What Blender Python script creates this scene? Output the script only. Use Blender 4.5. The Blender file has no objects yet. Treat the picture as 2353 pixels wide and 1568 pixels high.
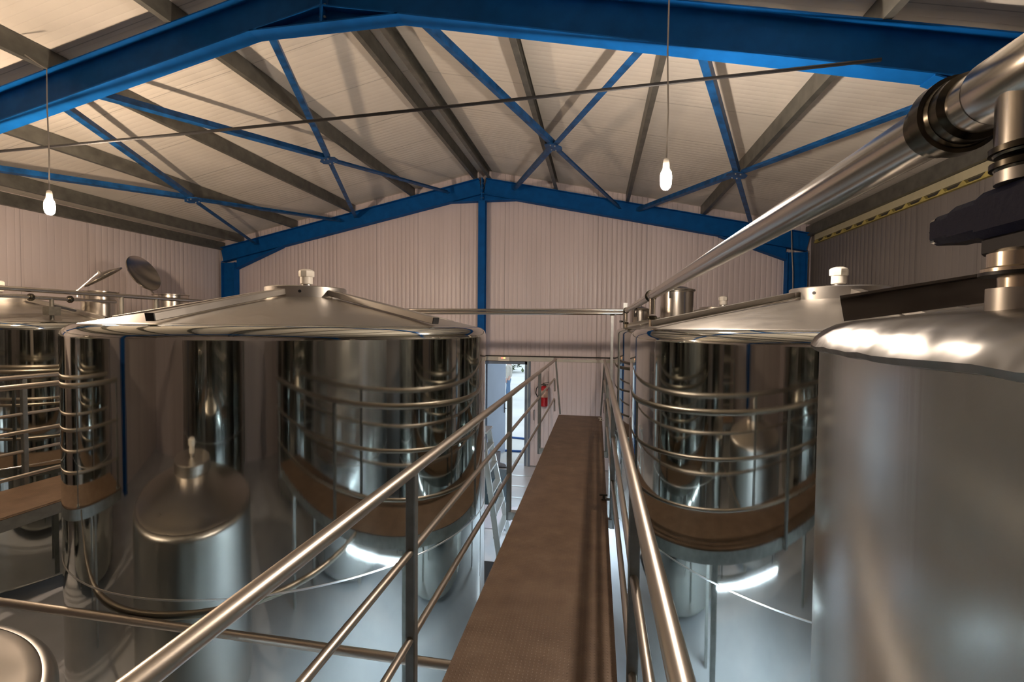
import bpy, math, random
from mathutils import Vector, Matrix
random.seed(4)
PI = math.pi
SC = bpy.context.scene
COL = SC.collection
EYE = 3.03            # camera height above the hall floor

# ------------------------------------------------------------------ camera
F_PX = 1078.37
cam_d = bpy.data.cameras.new('camera')
cam_d.sensor_width = 36.0
cam_d.lens = F_PX * 36.0 / 2353.0
cam_d.clip_start = 0.02
cam_d.clip_end = 300
cam = bpy.data.objects.new('camera', cam_d)
COL.objects.link(cam)
cam.matrix_world = (Matrix.Translation((0, 0, EYE)) @ Matrix.Rotation(0.1783, 4, 'Z')
                    @ Matrix.Rotation(PI / 2 - 0.0295, 4, 'X') @ Matrix.Rotation(0.0084, 4, 'Z'))
SC.camera = cam

# ------------------------------------------------------------------ world, exposure
SC.view_settings.view_transform = 'Standard'
SC.view_settings.look = 'None'
SC.view_settings.gamma = 1.0
SC.view_settings.exposure = 0.0
SC.view_settings.use_curve_mapping = False
wd = bpy.data.worlds.new('overcast_sky')
SC.world = wd
wd.use_nodes = True
bg = wd.node_tree.nodes['Background']
bg.inputs[0].default_value = (0.74, 0.88, 1.0, 1)
bg.inputs[1].default_value = 1.8
BULB_LEFT = (1.0, 0.75, 0.54)
BULB_RIGHT = (1.0, 0.83, 0.69)
BULB_POWER = 2450.0      # emission strength of the glowing glass


def portal(name, loc, rot, sx, sy):
    l = bpy.data.lights.new(name, 'AREA')
    l.shape = 'RECTANGLE'
    l.size = sx
    l.size_y = sy
    l.cycles.is_portal = True
    o = bpy.data.objects.new(name, l)
    o.location = loc
    o.rotation_euler = rot
    COL.objects.link(o)


NEAR_Y = -6.4
TUBE_POWER = 230.0
portal('daylight_portal', (-1.97, 10.32, 1.1), (-PI / 2, 0, 0), 0.9, 2.2)


# ------------------------------------------------------------------ materials
def nt(name):
    m = bpy.data.materials.new(name)
    m.use_nodes = True
    t = m.node_tree
    return m, t, t.nodes['Principled BSDF']


def N(t, kind, **kw):
    n = t.nodes.new(kind)
    for k, v in kw.items():
        setattr(n, k, v)
    return n


def math_(t, op, a, b=None, c=None):
    n = N(t, 'ShaderNodeMath', operation=op)
    for i, v in enumerate((a, b, c)):
        if v is None:
            continue
        if isinstance(v, (int, float)):
            n.inputs[i].default_value = v
        else:
            t.links.new(v, n.inputs[i])
    return n.outputs[0]


def set_bump(t, b, h, strength, dist):
    n = N(t, 'ShaderNodeBump')
    n.inputs['Strength'].default_value = strength
    n.inputs['Distance'].default_value = dist
    t.links.new(h, n.inputs['Height'])
    t.links.new(n.outputs[0], b.inputs['Normal'])
    return n


def noise(t, scale, detail=3.0, vec=None, rough=0.5):
    n = N(t, 'ShaderNodeTexNoise')
    n.inputs['Scale'].default_value = scale
    n.inputs['Detail'].default_value = detail
    n.inputs['Roughness'].default_value = rough
    if vec is not None:
        t.links.new(vec, n.inputs['Vector'])
    return n.outputs[0]


def pos(t):
    return N(t, 'ShaderNodeNewGeometry').outputs['Position']


def mapped(t, vec, scale):
    n = N(t, 'ShaderNodeMapping')
    n.inputs['Scale'].default_value = scale
    t.links.new(vec, n.inputs['Vector'])
    return n.outputs[0]


def ramp(t, fac, stops):
    n = N(t, 'ShaderNodeValToRGB')
    e = n.color_ramp.elements
    while len(e) < len(stops):
        e.new(0.5)
    for i, (p, c) in enumerate(stops):
        e[i].position = p
        e[i].color = (*c, 1)
    t.links.new(fac, n.inputs[0])
    return n.outputs[0]


def plain(name, col, rough=0.5, metal=0.0, var=0.0, vscale=8.0, bump=0.0, bscale=40.0, spec=None):
    m, t, b = nt(name)
    b.inputs['Base Color'].default_value = (*col, 1)
    b.inputs['Roughness'].default_value = rough
    b.inputs['Metallic'].default_value = metal
    if spec is not None:
        b.inputs['Specular IOR Level'].default_value = spec
    if var:
        f = noise(t, vscale, 4.0, pos(t))
        c = ramp(t, f, [(0.3, tuple(max(0, x * (1 - var)) for x in col)), (0.7, tuple(min(1, x * (1 + var)) for x in col))])
        t.links.new(c, b.inputs['Base Color'])
    if bump:
        set_bump(t, b, noise(t, bscale, 3.0, pos(t)), bump, 0.004)
    return m


def steel(name, col, rough, wave=0.0, wscale=(2.5, 2.5, 0.35), grain=0.0, var=0.0, metal=1.0):
    """Stainless sheet: slightly wavy (dents) with fine vertical grain."""
    m, t, b = nt(name)
    b.inputs['Base Color'].default_value = (*col, 1)
    b.inputs['Metallic'].default_value = metal
    b.inputs['Roughness'].default_value = rough
    p = pos(t)
    if var:
        f = noise(t, 1.0, 5.0, mapped(t, p, (9, 9, 1.1)))
        r = math_(t, 'MULTIPLY_ADD', f, var, rough - var * 0.5)
        t.links.new(r, b.inputs['Roughness'])
    if wave:
        h = noise(t, 1.0, 1.5, mapped(t, p, wscale))
        if grain:
            g = noise(t, 1.0, 2.0, mapped(t, p, (60, 60, 1.5)))
            h = math_(t, 'MULTIPLY_ADD', g, grain, h)
        set_bump(t, b, h, 1.0, wave)
    return m


def panel_wall(name, axis, col, period=0.10, amp=0.006, joint=1.0, off=0.0, rough=0.36):
    """Painted sandwich panel with fine vertical ribs and panel joints."""
    m, t, b = nt(name)
    s = N(t, 'ShaderNodeSeparateXYZ')
    t.links.new(pos(t), s.inputs[0])
    x = s.outputs[axis]
    rib = math_(t, 'POWER', math_(t, 'ABSOLUTE', math_(t, 'SINE', math_(t, 'MULTIPLY', x, PI / period))), 0.35)
    # rib depth changes from panel to panel
    fr = math_(t, 'FRACT', math_(t, 'MULTIPLY', math_(t, 'ADD', x, 50.0 + off), 1.0 / joint))
    cell = math_(t, 'FLOOR', math_(t, 'MULTIPLY', math_(t, 'ADD', x, 50.0 + off), 1.0 / joint))
    wn = N(t, 'ShaderNodeTexWhiteNoise', noise_dimensions='1D')
    t.links.new(cell, wn.inputs['W'])
    rib = math_(t, 'MULTIPLY', rib, math_(t, 'MULTIPLY_ADD', wn.outputs[0], 0.9, 0.25))
    groove = math_(t, 'MULTIPLY', math_(t, 'LESS_THAN', fr, 0.014), -2.0)
    set_bump(t, b, math_(t, 'ADD', rib, groove), 1.0, amp)
    dirt = noise(t, 1.0, 4.0, mapped(t, pos(t), (2.2, 2.2, 0.35)))
    dark = math_(t, 'MULTIPLY_ADD', math_(t, 'LESS_THAN', fr, 0.010), -0.35, 1.0)
    c = ramp(t, dirt, [(0.25, tuple(x_ * 0.90 for x_ in col)), (0.75, tuple(min(1, x_ * 1.06) for x_ in col))])
    mx = N(t, 'ShaderNodeMix', data_type='RGBA', blend_type='MULTIPLY')
    mx.inputs[0].default_value = 1.0
    t.links.new(c, mx.inputs[6])
    t.links.new(dark, mx.inputs[7])
    t.links.new(mx.outputs[2], b.inputs['Base Color'])
    b.inputs['Roughness'].default_value = rough
    return m


M = {}
M['wall_x'] = panel_wall('white_panel_gable', 0, (0.64, 0.56, 0.565), amp=0.014)
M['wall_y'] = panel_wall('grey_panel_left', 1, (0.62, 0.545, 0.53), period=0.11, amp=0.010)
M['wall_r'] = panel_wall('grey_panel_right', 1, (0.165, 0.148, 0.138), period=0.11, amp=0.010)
M['roof'] = panel_wall('roof_panel', 1, (0.70, 0.65, 0.57), period=0.09, amp=0.004, rough=0.5)
M['blue'] = plain('blue_paint', (0.003, 0.085, 0.30), 0.6, 0, 0.15, 6, spec=0.10)
M['blue_worn'] = plain('worn_blue_paint', (0.006, 0.065, 0.20), 0.45, 0, 0.5, 9, spec=0.3)
M['galv'] = plain('galvanised_steel', (0.125, 0.122, 0.105), 0.45, 0.35, 0.25, 7)
M['galv_light'] = plain('galvanised_post', (0.36, 0.37, 0.36), 0.42, 0.6, 0.15, 14)
M['mirror'] = steel('polished_stainless', (0.54, 0.55, 0.515), 0.055, 0.004, (1.6, 1.6, 0.25), 0.02, 0.05)
M['satin'] = steel('satin_stainless', (0.50, 0.475, 0.435), 0.36, 0.0012, (1.5, 1.5, 1.5), 0, 0.12)
M['pale_top'] = steel('matt_pale_steel', (0.74, 0.70, 0.65), 0.30, 0.0004, (1.5, 1.5, 1.5), 0, 0.1)
M['low_shell'] = steel('satin_low_tank', (0.62, 0.61, 0.59), 0.30, 0.001, (1.5, 1.5, 0.4), 0, 0.08)
M['grey_steel'] = steel('brushed_stainless', (0.58, 0.60, 0.60), 0.22, 0.003, (2.0, 2.0, 0.3), 0.05, 0.10, 0.82)
M['hammered'] = steel('hammered_stainless', (0.215, 0.20, 0.178), 0.34, 0.008, (14, 14, 14), 0, 0.12)
M['tube'] = steel('stainless_tube', (0.50, 0.45, 0.385), 0.34, 0.0)
M['pipe'] = steel('polished_pipe', (0.54, 0.505, 0.45), 0.22, 0.0)
M['post'] = plain('dull_galvanised_post', (0.19, 0.20, 0.195), 0.42, 0.6, 0.15, 14)
M['dark_steel'] = plain('dark_steel', (0.10, 0.095, 0.08), 0.4, 0.7, 0.2, 20)
M['fitting'] = steel('stainless_fitting', (0.62, 0.54, 0.42), 0.22, 0.0)
M['seam'] = steel('weld_seam', (0.72, 0.72, 0.70), 0.30, 0.0)
M['black'] = plain('black_rubber', (0.010, 0.010, 0.011), 0.45)
M['navy'] = plain('navy_plastic', (0.006, 0.008, 0.028), 0.42, 0, 0, 8, 0.15, 120, spec=0.2)
M['nut'] = plain('dark_polished_nut', (0.10, 0.09, 0.07), 0.25, 1.0)
M['white_plastic'] = plain('white_plastic', (0.74, 0.70, 0.62), 0.4)
M['cream'] = plain('cream_trim', (0.42, 0.38, 0.25), 0.5, 0, 0.1, 5)
M['foam'] = plain('yellow_foam', (0.40, 0.33, 0.10), 0.7, 0, 0.2, 9)
M['lintel'] = plain('pale_metal_trim', (0.50, 0.48, 0.42), 0.4, 0.2, 0.1, 5)
M['dark_gap'] = plain('painted_dark_gap', (0.03, 0.028, 0.025), 0.8)
M['door_blue'] = plain('grey_blue_door', (0.24, 0.29, 0.37), 0.4, 0, 0.05, 2)
M['frame_blue'] = plain('dark_blue_door_frame', (0.15, 0.19, 0.25), 0.4)
M['red'] = plain('red_paint', (0.42, 0.012, 0.02), 0.3)
M['label'] = plain('paper_label', (0.55, 0.36, 0.28), 0.5)
M['hose_blue'] = plain('blue_hose', (0.010, 0.07, 0.25), 0.4)
M['alu'] = plain('aluminium', (0.62, 0.66, 0.66), 0.3, 0.75)
M['teal'] = plain('dark_teal_panel', (0.030, 0.055, 0.070), 0.5)
M['sheet'] = plain('lit_floor_patch', (0.55, 0.55, 0.62), 0.5)
M['jacket'] = plain('beige_cloth', (0.46, 0.43, 0.38), 0.8)
M['denim'] = plain('denim', (0.10, 0.17, 0.28), 0.8)
M['skin'] = plain('skin', (0.52, 0.33, 0.27), 0.5)
M['hair'] = plain('brown_hair', (0.05, 0.032, 0.022), 0.6)
M['shoe'] = plain('dark_shoe', (0.10, 0.09, 0.09), 0.5)
M['boot'] = plain('grey_boot', (0.17, 0.18, 0.21), 0.5)
M['cord'] = plain('grey_cord', (0.30, 0.27, 0.24), 0.5)
M['leaf'] = plain('leaves', (0.07, 0.10, 0.035), 0.6, 0, 0.5, 6)


def ground_mat():
    m, t, b = nt('yard_concrete')
    c = ramp(t, noise(t, 0.6, 5.0, pos(t)), [(0.3, (0.55, 0.55, 0.52)), (0.7, (0.68, 0.68, 0.65))])
    t.links.new(c, b.inputs['Base Color'])
    b.inputs['Roughness'].default_value = 0.9
    return m


def floor_mat():
    m, t, b = nt('painted_concrete_floor')
    c = ramp(t, noise(t, 1.3, 6.0, pos(t)), [(0.3, (0.50, 0.52, 0.56)), (0.7, (0.64, 0.66, 0.70))])
    t.links.new(c, b.inputs['Base Color'])
    b.inputs['Roughness'].default_value = 0.30
    set_bump(t, b, noise(t, 5.0, 3.0, pos(t)), 0.15, 0.01)
    return m


def deck_mat():
    """Brown rust-stained tread plate with small raised lozenges."""
    m, t, b = nt('tread_plate')
    s = N(t, 'ShaderNodeSeparateXYZ')
    t.links.new(pos(t), s.inputs[0])
    k = 2 * PI / 0.042
    u = math_(t, 'ADD', s.outputs[0], s.outputs[1])
    v = math_(t, 'SUBTRACT', s.outputs[0], s.outputs[1])
    h = math_(t, 'MULTIPLY', math_(t, 'SINE', math_(t, 'MULTIPLY', u, k)), math_(t, 'SINE', math_(t, 'MULTIPLY', v, k)))
    h = math_(t, 'SMOOTH_MAX', h, 0.45, 0.2)
    n2 = noise(t, 90, 3.0, pos(t))
    h = math_(t, 'MULTIPLY_ADD', n2, 0.25, h)
    set_bump(t, b, h, 0.8, 0.003)
    f = noise(t, 5.0, 6.0, pos(t), 0.65)
    c = ramp(t, f, [(0.25, (0.095, 0.056, 0.032)), (0.55, (0.145, 0.092, 0.056)), (0.8, (0.195, 0.135, 0.09))])
    t.links.new(c, b.inputs['Base Color'])
    b.inputs['Roughness'].default_value = 0.5
    b.inputs['Metallic'].default_value = 0.15
    return m


M['ground'] = ground_mat()
M['floor'] = floor_mat()
M['deck'] = deck_mat()


def glow(name, col, strength):
    m, t, b = nt(name)
    b.inputs['Base Color'].default_value = (0.9, 0.9, 0.9, 1)
    b.inputs['Emission Color'].default_value = (*col, 1)
    b.inputs['Emission Strength'].default_value = strength
    return m


M['bulb_left'] = glow('lit_bulb_warm', BULB_LEFT, BULB_POWER)
M['bulb_right'] = glow('lit_bulb_white', BULB_RIGHT, BULB_POWER * 0.80)
M['tube_light'] = glow('lit_tube', (0.70, 0.87, 1.0), TUBE_POWER)
M['led_red'] = glow('red_led', (1.0, 0.05, 0.02), 4.0)
M['led_amber'] = glow('amber_led', (1.0, 0.45, 0.05), 5.0)


# ------------------------------------------------------------------ mesh helpers
def frame(d, up=(0, 0, 1)):
    d = Vector(d).normalized()
    up = Vector(up)
    if abs(d.dot(up.normalized())) > 0.999:
        up = Vector((0, 1, 0)) if abs(d.y) < 0.9 else Vector((1, 0, 0))
    r = d.cross(up).normalized()
    return d, r, r.cross(d).normalized()


class MB:
    """Collects shapes (world coordinates); build() links them as ONE mesh object."""

    def __init__(self):
        self.v, self.f = [], []

    def add(self, vs, fs):
        o = len(self.v)
        self.v += [Vector(x) for x in vs]
        self.f += [tuple(i + o for i in q) for q in fs]
        return self

    def box(self, a, b):
        x0, y0, z0 = a
        x1, y1, z1 = b
        return self.add([(x0, y0, z0), (x1, y0, z0), (x1, y1, z0), (x0, y1, z0), (x0, y0, z1), (x1, y0, z1), (x1, y1, z1), (x0, y1, z1)],
                        [(3, 2, 1, 0), (4, 5, 6, 7), (0, 1, 5, 4), (1, 2, 6, 5), (2, 3, 7, 6), (3, 0, 4, 7)])

    def bar(self, p, q, w, h, up=(0, 0, 1), bev=0.0):
        """box section along p-q; w across, h along 'up'."""
        p, q = Vector(p), Vector(q)
        d, r, u = frame(q - p, up)
        if bev:
            sec = [(-w / 2 + bev, -h / 2), (w / 2 - bev, -h / 2), (w / 2, -h / 2 + bev), (w / 2, h / 2 - bev),
                   (w / 2 - bev, h / 2), (-w / 2 + bev, h / 2), (-w / 2, h / 2 - bev), (-w / 2, -h / 2 + bev)]
        else:
            sec = [(-w / 2, -h / 2), (w / 2, -h / 2), (w / 2, h / 2), (-w / 2, h / 2)]
        return self.section(p, q, sec, r, u)

    def section(self, p, q, sec, r, u):
        n = len(sec)
        vs = [Vector(p) + r * a + u * b for a, b in sec] + [Vector(q) + r * a + u * b for a, b in sec]
        fs = [(i, (i + 1) % n, n + (i + 1) % n, n + i) for i in range(n)]
        fs += [tuple(range(n - 1, -1, -1)), tuple(range(n, 2 * n))]
        return self.add(vs, fs)

    def ibeam(self, p, q, depth, width, up=(0, 0, 1), tw=0.008, tf=0.012):
        """I section, p-q on the BOTTOM flange underside centre."""
        d, r, u = frame(Vector(q) - Vector(p), up)
        w, t = width / 2, tw / 2
        sec = [(-w, 0), (w, 0), (w, tf), (t, tf), (t, depth - tf), (w, depth - tf), (w, depth), (-w, depth), (-w, depth - tf), (-t, depth - tf), (-t, tf), (-w, tf)]
        return self.section(p, q, sec, r, u)

    def tube(self, pts, rad, seg=16, caps=True):
        pts = [Vector(x) for x in pts]
        n = len(pts)
        rads = rad if isinstance(rad, (list, tuple)) else [rad] * n
        d, r, u = frame(pts[1] - pts[0])
        vs = []
        for i, p in enumerate(pts):
            if i == 0:
                t = (pts[1] - pts[0]).normalized()
            elif i == n - 1:
                t = (pts[-1] - pts[-2]).normalized()
            else:
                t = ((pts[i] - pts[i - 1]).normalized() + (pts[i + 1] - pts[i]).normalized()).normalized()
            r = (r - t * r.dot(t)).normalized()
            u = t.cross(r)
            k = 1.0
            if 0 < i < n - 1:
                c = (pts[i] - pts[i - 1]).normalized().dot(t)
                k = 1.0 / max(c, 0.5)
            for j in range(seg):
                a = 2 * PI * j / seg
                vs.append(p + (r * math.cos(a) + u * math.sin(a)) * rads[i])
        fs = []
        for i in range(n - 1):
            for j in range(seg):
                fs.append((i * seg + j, i * seg + (j + 1) % seg, (i + 1) * seg + (j + 1) % seg, (i + 1) * seg + j))
        if caps:
            fs += [tuple(range(seg - 1, -1, -1)), tuple(range((n - 1) * seg, n * seg))]
        return self.add(vs, fs)

    def lathe(self, prof, c, axis=(0, 0, 1), seg=48, a0=0.0, cap0=False, cap1=False):
        """prof: list of (radius, height along axis)."""
        c = Vector(c)
        d, r, u = frame(axis)
        vs, fs = [], []
        for (R, h) in prof:
            for j in range(seg):
                a = a0 + 2 * PI * j / seg
                vs.append(c + d * h + (r * math.cos(a) + u * math.sin(a)) * R)
        n = len(prof)
        for i in range(n - 1):
            for j in range(seg):
                fs.append((i * seg + j, i * seg + (j + 1) % seg, (i + 1) * seg + (j + 1) % seg, (i + 1) * seg + j))
        if cap0:
            fs.append(tuple(range(seg - 1, -1, -1)))
        if cap1:
            fs.append(tuple(range((n - 1) * seg, n * seg)))
        return self.add(vs, fs)

    def prism(self, poly, ext):
        e = Vector(ext)
        n = len(poly)
        vs = [Vector(p) for p in poly] + [Vector(p) + e for p in poly]
        fs = [(i, (i + 1) % n, n + (i + 1) % n, n + i) for i in range(n)]
        fs += [tuple(range(n - 1, -1, -1)), tuple(range(n, 2 * n))]
        return self.add(vs, fs)

    def build(self, name, mat, parent=None, angle=35, label=None):
        me = bpy.data.meshes.new(name)
        off = Vector((0, 0, 0))
        p = parent
        while p is not None:
            off += Vector(p.location)
            p = p.parent
        me.from_pydata([tuple(x - off) for x in self.v], [], self.f)
        import bmesh
        bm = bmesh.new()
        bm.from_mesh(me)
        bmesh.ops.recalc_face_normals(bm, faces=bm.faces)
        bm.to_mesh(me)
        bm.free()
        for pl in me.polygons:
            pl.use_smooth = True
        me.set_sharp_from_angle(angle=math.radians(angle))
        me.materials.append(mat)
        o = bpy.data.objects.new(name, me)
        COL.objects.link(o)
        if parent is not None:
            o.parent = parent
        if label:
            o['label'] = label
        return o


def tag(o, label, cat, group=None):
    o['label'] = label
    o['category'] = cat
    if group:
        o['group'] = group
    return o


def thing(name, label, cat, loc, group=None):
    o = bpy.data.objects.new(name, None)
    o.empty_display_size = 0.1
    COL.objects.link(o)
    o.location = loc
    return tag(o, label, cat, group)


def struct(o):
    o['kind'] = 'structure'
    return o


def arc(c, a, b, r0, r1, t0, t1, n):
    """points on an arc in the plane of unit vectors a, b."""
    c, a, b = Vector(c), Vector(a), Vector(b)
    return [c + a * r0 * math.cos(t0 + (t1 - t0) * i / n) + b * r1 * math.sin(t0 + (t1 - t0) * i / n) for i in range(n + 1)]


# ------------------------------------------------------------------ hall dimensions
XR, SLOPE = -2.475, 0.211            # ridge x, roof slope
BOT, DEP, FW = EYE + 2.874, 0.345, 0.165   # rafter underside at the ridge, depth, flange width
XL, XRT = -9.05, 4.10                # side walls
FAR = 10.10                          # inner face of the far wall
FRAMES = (10.0, 4.0, -2.0)


def rz(x, base):
    return base - SLOPE * abs(x - XR)


ROOF = BOT + DEP + 0.205

# floor, walls, roof
struct(MB().box((XL - 0.1, NEAR_Y - 0.12, -0.2), (XRT + 0.1, FAR + 0.12, 0)).build('floor', M['floor']))
w = MB()
D0, D1, DH = -2.42, -1.525, 2.22     # far doorway
w.box((XL, FAR, 0), (D0, FAR + 0.12, DH)).box((D1, FAR, 0), (XRT, FAR + 0.12, DH))
zl, zr = rz(XL, ROOF), rz(XRT, ROOF)
w.prism([(XL, FAR, DH), (XRT, FAR, DH), (XRT, FAR, zr), (XR, FAR, ROOF), (XL, FAR, zl)], (0, 0.12, 0))
struct(w.build('wall_far', M['wall_x']))
w = MB()
w.prism([(XL, NEAR_Y - 0.12, 0), (XRT, NEAR_Y - 0.12, 0), (XRT, NEAR_Y - 0.12, zr), (XR, NEAR_Y - 0.12, ROOF), (XL, NEAR_Y - 0.12, zl)], (0, 0.12, 0))
struct(w.build('wall_near', M['wall_x']))
struct(MB().box((XL - 0.1, NEAR_Y - 0.12, 0), (XL, FAR + 0.12, zl + 0.02)).build('wall_left', M['wall_y']))
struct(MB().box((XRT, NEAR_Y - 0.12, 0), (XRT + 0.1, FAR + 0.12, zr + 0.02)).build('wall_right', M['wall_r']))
r = MB()
for sx, xe in ((-1, XL - 0.1), (1, XRT + 0.1)):
    r.prism([(XR, NEAR_Y - 0.12, ROOF), (xe, NEAR_Y - 0.12, rz(xe, ROOF)), (xe, NEAR_Y - 0.12, rz(xe, ROOF) + 0.08), (XR, NEAR_Y - 0.12, ROOF + 0.08)], (0, FAR + 0.24 - NEAR_Y, 0))
struct(r.build('ceiling', M['roof']))

# cream eave trim with a toothed foam filler along the right wall
EV = EYE + 1.70
struct(MB().box((XRT - 0.05, 1.0, EV), (XRT - 0.002, FAR - 0.25, EV + 0.105)).build('trim_1', M['cream']))
tm = MB()
tm.box((XRT - 0.048, 1.0, EV - 0.060), (XRT - 0.002, FAR - 0.25, EV - 0.047))
for i in range(27):
    y = 1.2 + i * 0.33
    tm.prism([(XRT - 0.048, y - 0.03, EV - 0.048), (XRT - 0.048, y + 0.11, EV - 0.048), (XRT - 0.048, y + 0.035, EV), (XRT - 0.048, y + 0.015, EV)], (0.04, 0, 0))
struct(tm.build('trim_2', M['foam']))
struct(MB().box((XRT - 0.004, 1.0, EV - 0.05), (XRT - 0.001, FAR - 0.25, EV)).build('trim_3', M['dark_gap']))  # flat dark strip paints the shade in the gaps between the teeth

d3 = thing('door_3', 'unseen dark roller door added in the near gable wall behind the viewpoint', 'door', (-2.2, NEAR_Y, 0))  # unseen door, added as the dark rectangle in the tank reflections
struct(d3)
MB().box((-3.0, NEAR_Y, 0), (-1.3, NEAR_Y + 0.04, 2.9)).build('curtain', M['dark_steel'], d3)

# lintel band over the far door and the sliding panel track
struct(MB().box((-2.60, FAR - 0.06, DH + 0.075), (-0.9, FAR, DH + 0.165)).box((-0.9, FAR - 0.06, DH + 0.075), (0.45, FAR, DH + 0.13)).build('trim_4', M['lintel']))
struct(MB().box((-2.60, FAR - 0.03, DH + 0.165), (0.75, FAR, DH + 0.19)).build('trim_5', M['dark_gap']))

# far door: frame fixed in the opening, leaf swung outwards
dr = thing('door_1', 'open grey-blue hinged door with dark blue frame in the far gable wall', 'door', ((D0 + D1) / 2, FAR, 0))
struct(dr)
fm = MB()
fm.box((D0 - 0.05, FAR - 0.03, 0), (D0, FAR + 0.13, DH + 0.06)).box((D1, FAR - 0.03, 0), (D1 + 0.055, FAR + 0.13, DH + 0.06))
fm.box((D0 - 0.05, FAR - 0.03, DH), (D1 + 0.055, FAR + 0.13, DH + 0.06))
fm.build('door_frame', M['frame_blue'], dr)
ha = math.radians(74)
hx, hy = D0 + 0.005, FAR + 0.135
ex, ey = hx + 0.90 * math.cos(ha), hy + 0.90 * math.sin(ha)
lf = MB().bar((hx, hy, DH / 2 + 0.005), (ex, ey, DH / 2 + 0.005), 0.045, DH - 0.03).build('door_leaf', M['door_blue'], dr)
n_ = Vector((math.sin(ha), -math.cos(ha), 0))
e_ = Vector((math.cos(ha), math.sin(ha), 0))
pb = Vector((hx, hy, 0)) + e_ * 0.84 + n_ * 0.025
MB().bar(pb + Vector((0, 0, 0.97)), pb + Vector((0, 0, 1.2)), 0.03, 0.012, tuple(n_)).tube([pb + Vector((0, 0, 1.08)), pb + n_ * 0.05 + Vector((0, 0, 1.08)), pb + n_ * 0.05 - e_ * 0.11 + Vector((0, 0, 1.08))], 0.009, 8).build('door_handle', M['black'], lf)

# pale closed sliding panel right of the door
d2 = thing('door_2', 'pale closed sliding panel with a flush handle right of the open door', 'door', (-0.6, FAR, 0))
struct(d2)
MB().box((D1 + 0.13, FAR - 0.055, 0.02), (0.30, FAR - 0.005, DH + 0.072)).build('panel', M['wall_x'], d2)
MB().box((D1 + 0.085, FAR - 0.07, 0), (D1 + 0.128, FAR, DH + 0.072)).build('jamb', M['frame_blue'], d2)
MB().box((D1 + 0.056, FAR - 0.05, 0), (D1 + 0.083, FAR, DH + 0.072)).build('cover_strip', M['alu'], d2)
MB().tube([(-1.31, FAR - 0.055, 1.02), (-1.31, FAR - 0.085, 1.03), (-1.31, FAR - 0.085, 1.23), (-1.31, FAR - 0.055, 1.24)], 0.009, 8).build('handle', M['dark_steel'], d2)

# emergency light on the lintel
el = thing('emergency_light', 'white emergency light with red and amber lamps above the open door', 'emergency light', (-1.98, FAR - 0.06, DH + 0.07))
MB().box((-2.10, FAR - 0.105, DH + 0.072), (-1.855, FAR - 0.06, DH + 0.158)).build('housing', M['white_plastic'], el)
MB().box((-2.035, FAR - 0.110, DH + 0.128), (-1.99, FAR - 0.105, DH + 0.150)).build('red_lamp', M['led_red'], el, label='glowing red lamp')
MB().box((-1.985, FAR - 0.110, DH + 0.128), (-1.95, FAR - 0.105, DH + 0.150)).build('amber_lamp', M['led_amber'], el, label='glowing amber lamp')


# ------------------------------------------------------------------ portal frames
def portal_frame(y, label):
    t = thing('portal_frame', label, 'portal frame', (XR, y, 0), 'blue portal frames')
    cl, cr = XL + 0.13, XRT - 0.13            # column outer faces
    cd = 0.36
    for s, xo in ((-1, cl), (1, cr)):
        xi = xo - s * cd
        # rafter from the apex to the outer face of the column
        MB().ibeam((XR + s * 0.012, y, rz(XR + 0.012, BOT)), (xo, y, rz(xo, BOT)), DEP, FW).build('rafter', M['blue'], t)
        ztop = rz(xo, BOT) - 0.012
        MB().ibeam((xo, y, 0.012), (xo, y, ztop), cd, FW, up=(-s, 0, 0)).build('column', M['blue'], t)
        MB().box((min(xo, xi) - 0.04, y - 0.14, 0), (max(xo, xi) + 0.04, y + 0.14, 0.012)).build('base_plate', M['blue'], t)
        # eave haunch: triangular web with a flange
        x2 = XR + s * 4.85
        za, zb = rz(xi, BOT) - 0.24, rz(x2, BOT)
        MB().prism([(xi, y - 0.004, za), (x2, y - 0.004, zb - 0.004), (xi, y - 0.004, rz(xi, BOT) - 0.002)], (0, 0.008, 0)).bar((xi, y, za), (x2, y, zb - 0.006), FW, 0.012).build('eave_haunch', M['blue'], t)
    zh = EYE + 2.72
    hw = (BOT - zh) / SLOPE
    MB().prism([(XR - hw, y - 0.004, zh + 0.012), (XR + hw, y - 0.004, zh + 0.012), (XR, y - 0.004, BOT)], (0, 0.008, 0)).box((XR - hw, y - FW / 2, zh), (XR + hw, y + FW / 2, zh + 0.012)).build('apex_haunch', M['blue'], t)
    ap = MB().box((XR - 0.011, y - FW / 2, zh + 0.013), (XR + 0.011, y + FW / 2, BOT + DEP)).build('apex_plate', M['blue'], t)
    for k in range(5):
        for sy in (-1, 1):
            MB().tube([(XR - 0.028, y + sy * 0.05, zh + 0.07 + k * 0.105), (XR + 0.028, y + sy * 0.05, zh + 0.07 + k * 0.105)], 0.011, 6).build('bolt', M['galv_light'], ap)
    return t


portal_frame(10.0, 'blue steel portal frame standing against the far gable wall')
portal_frame(4.0, 'nearest blue steel portal frame crossing the top of the view overhead')
portal_frame(-2.0, 'blue steel portal frame behind the viewpoint, seen only in reflections')

gp = thing('gable_post', 'blue steel post under the apex of the far gable frame', 'post', (XR, 9.99, 0))
MB().ibeam((XR, 9.91, 0.012), (XR, 9.91, EYE + 2.715), 0.16, 0.15, up=(0, 1, 0)).build('post_shaft', M['blue'], gp)
MB().box((XR - 0.12, 9.86, 0), (XR + 0.12, 10.09, 0.012)).build('base_plate', M['blue'], gp)

# purlins
PO = [1.57, 3.03, 4.50, 5.92]
NAMES = ['first', 'second', 'third', 'lowest']


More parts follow.
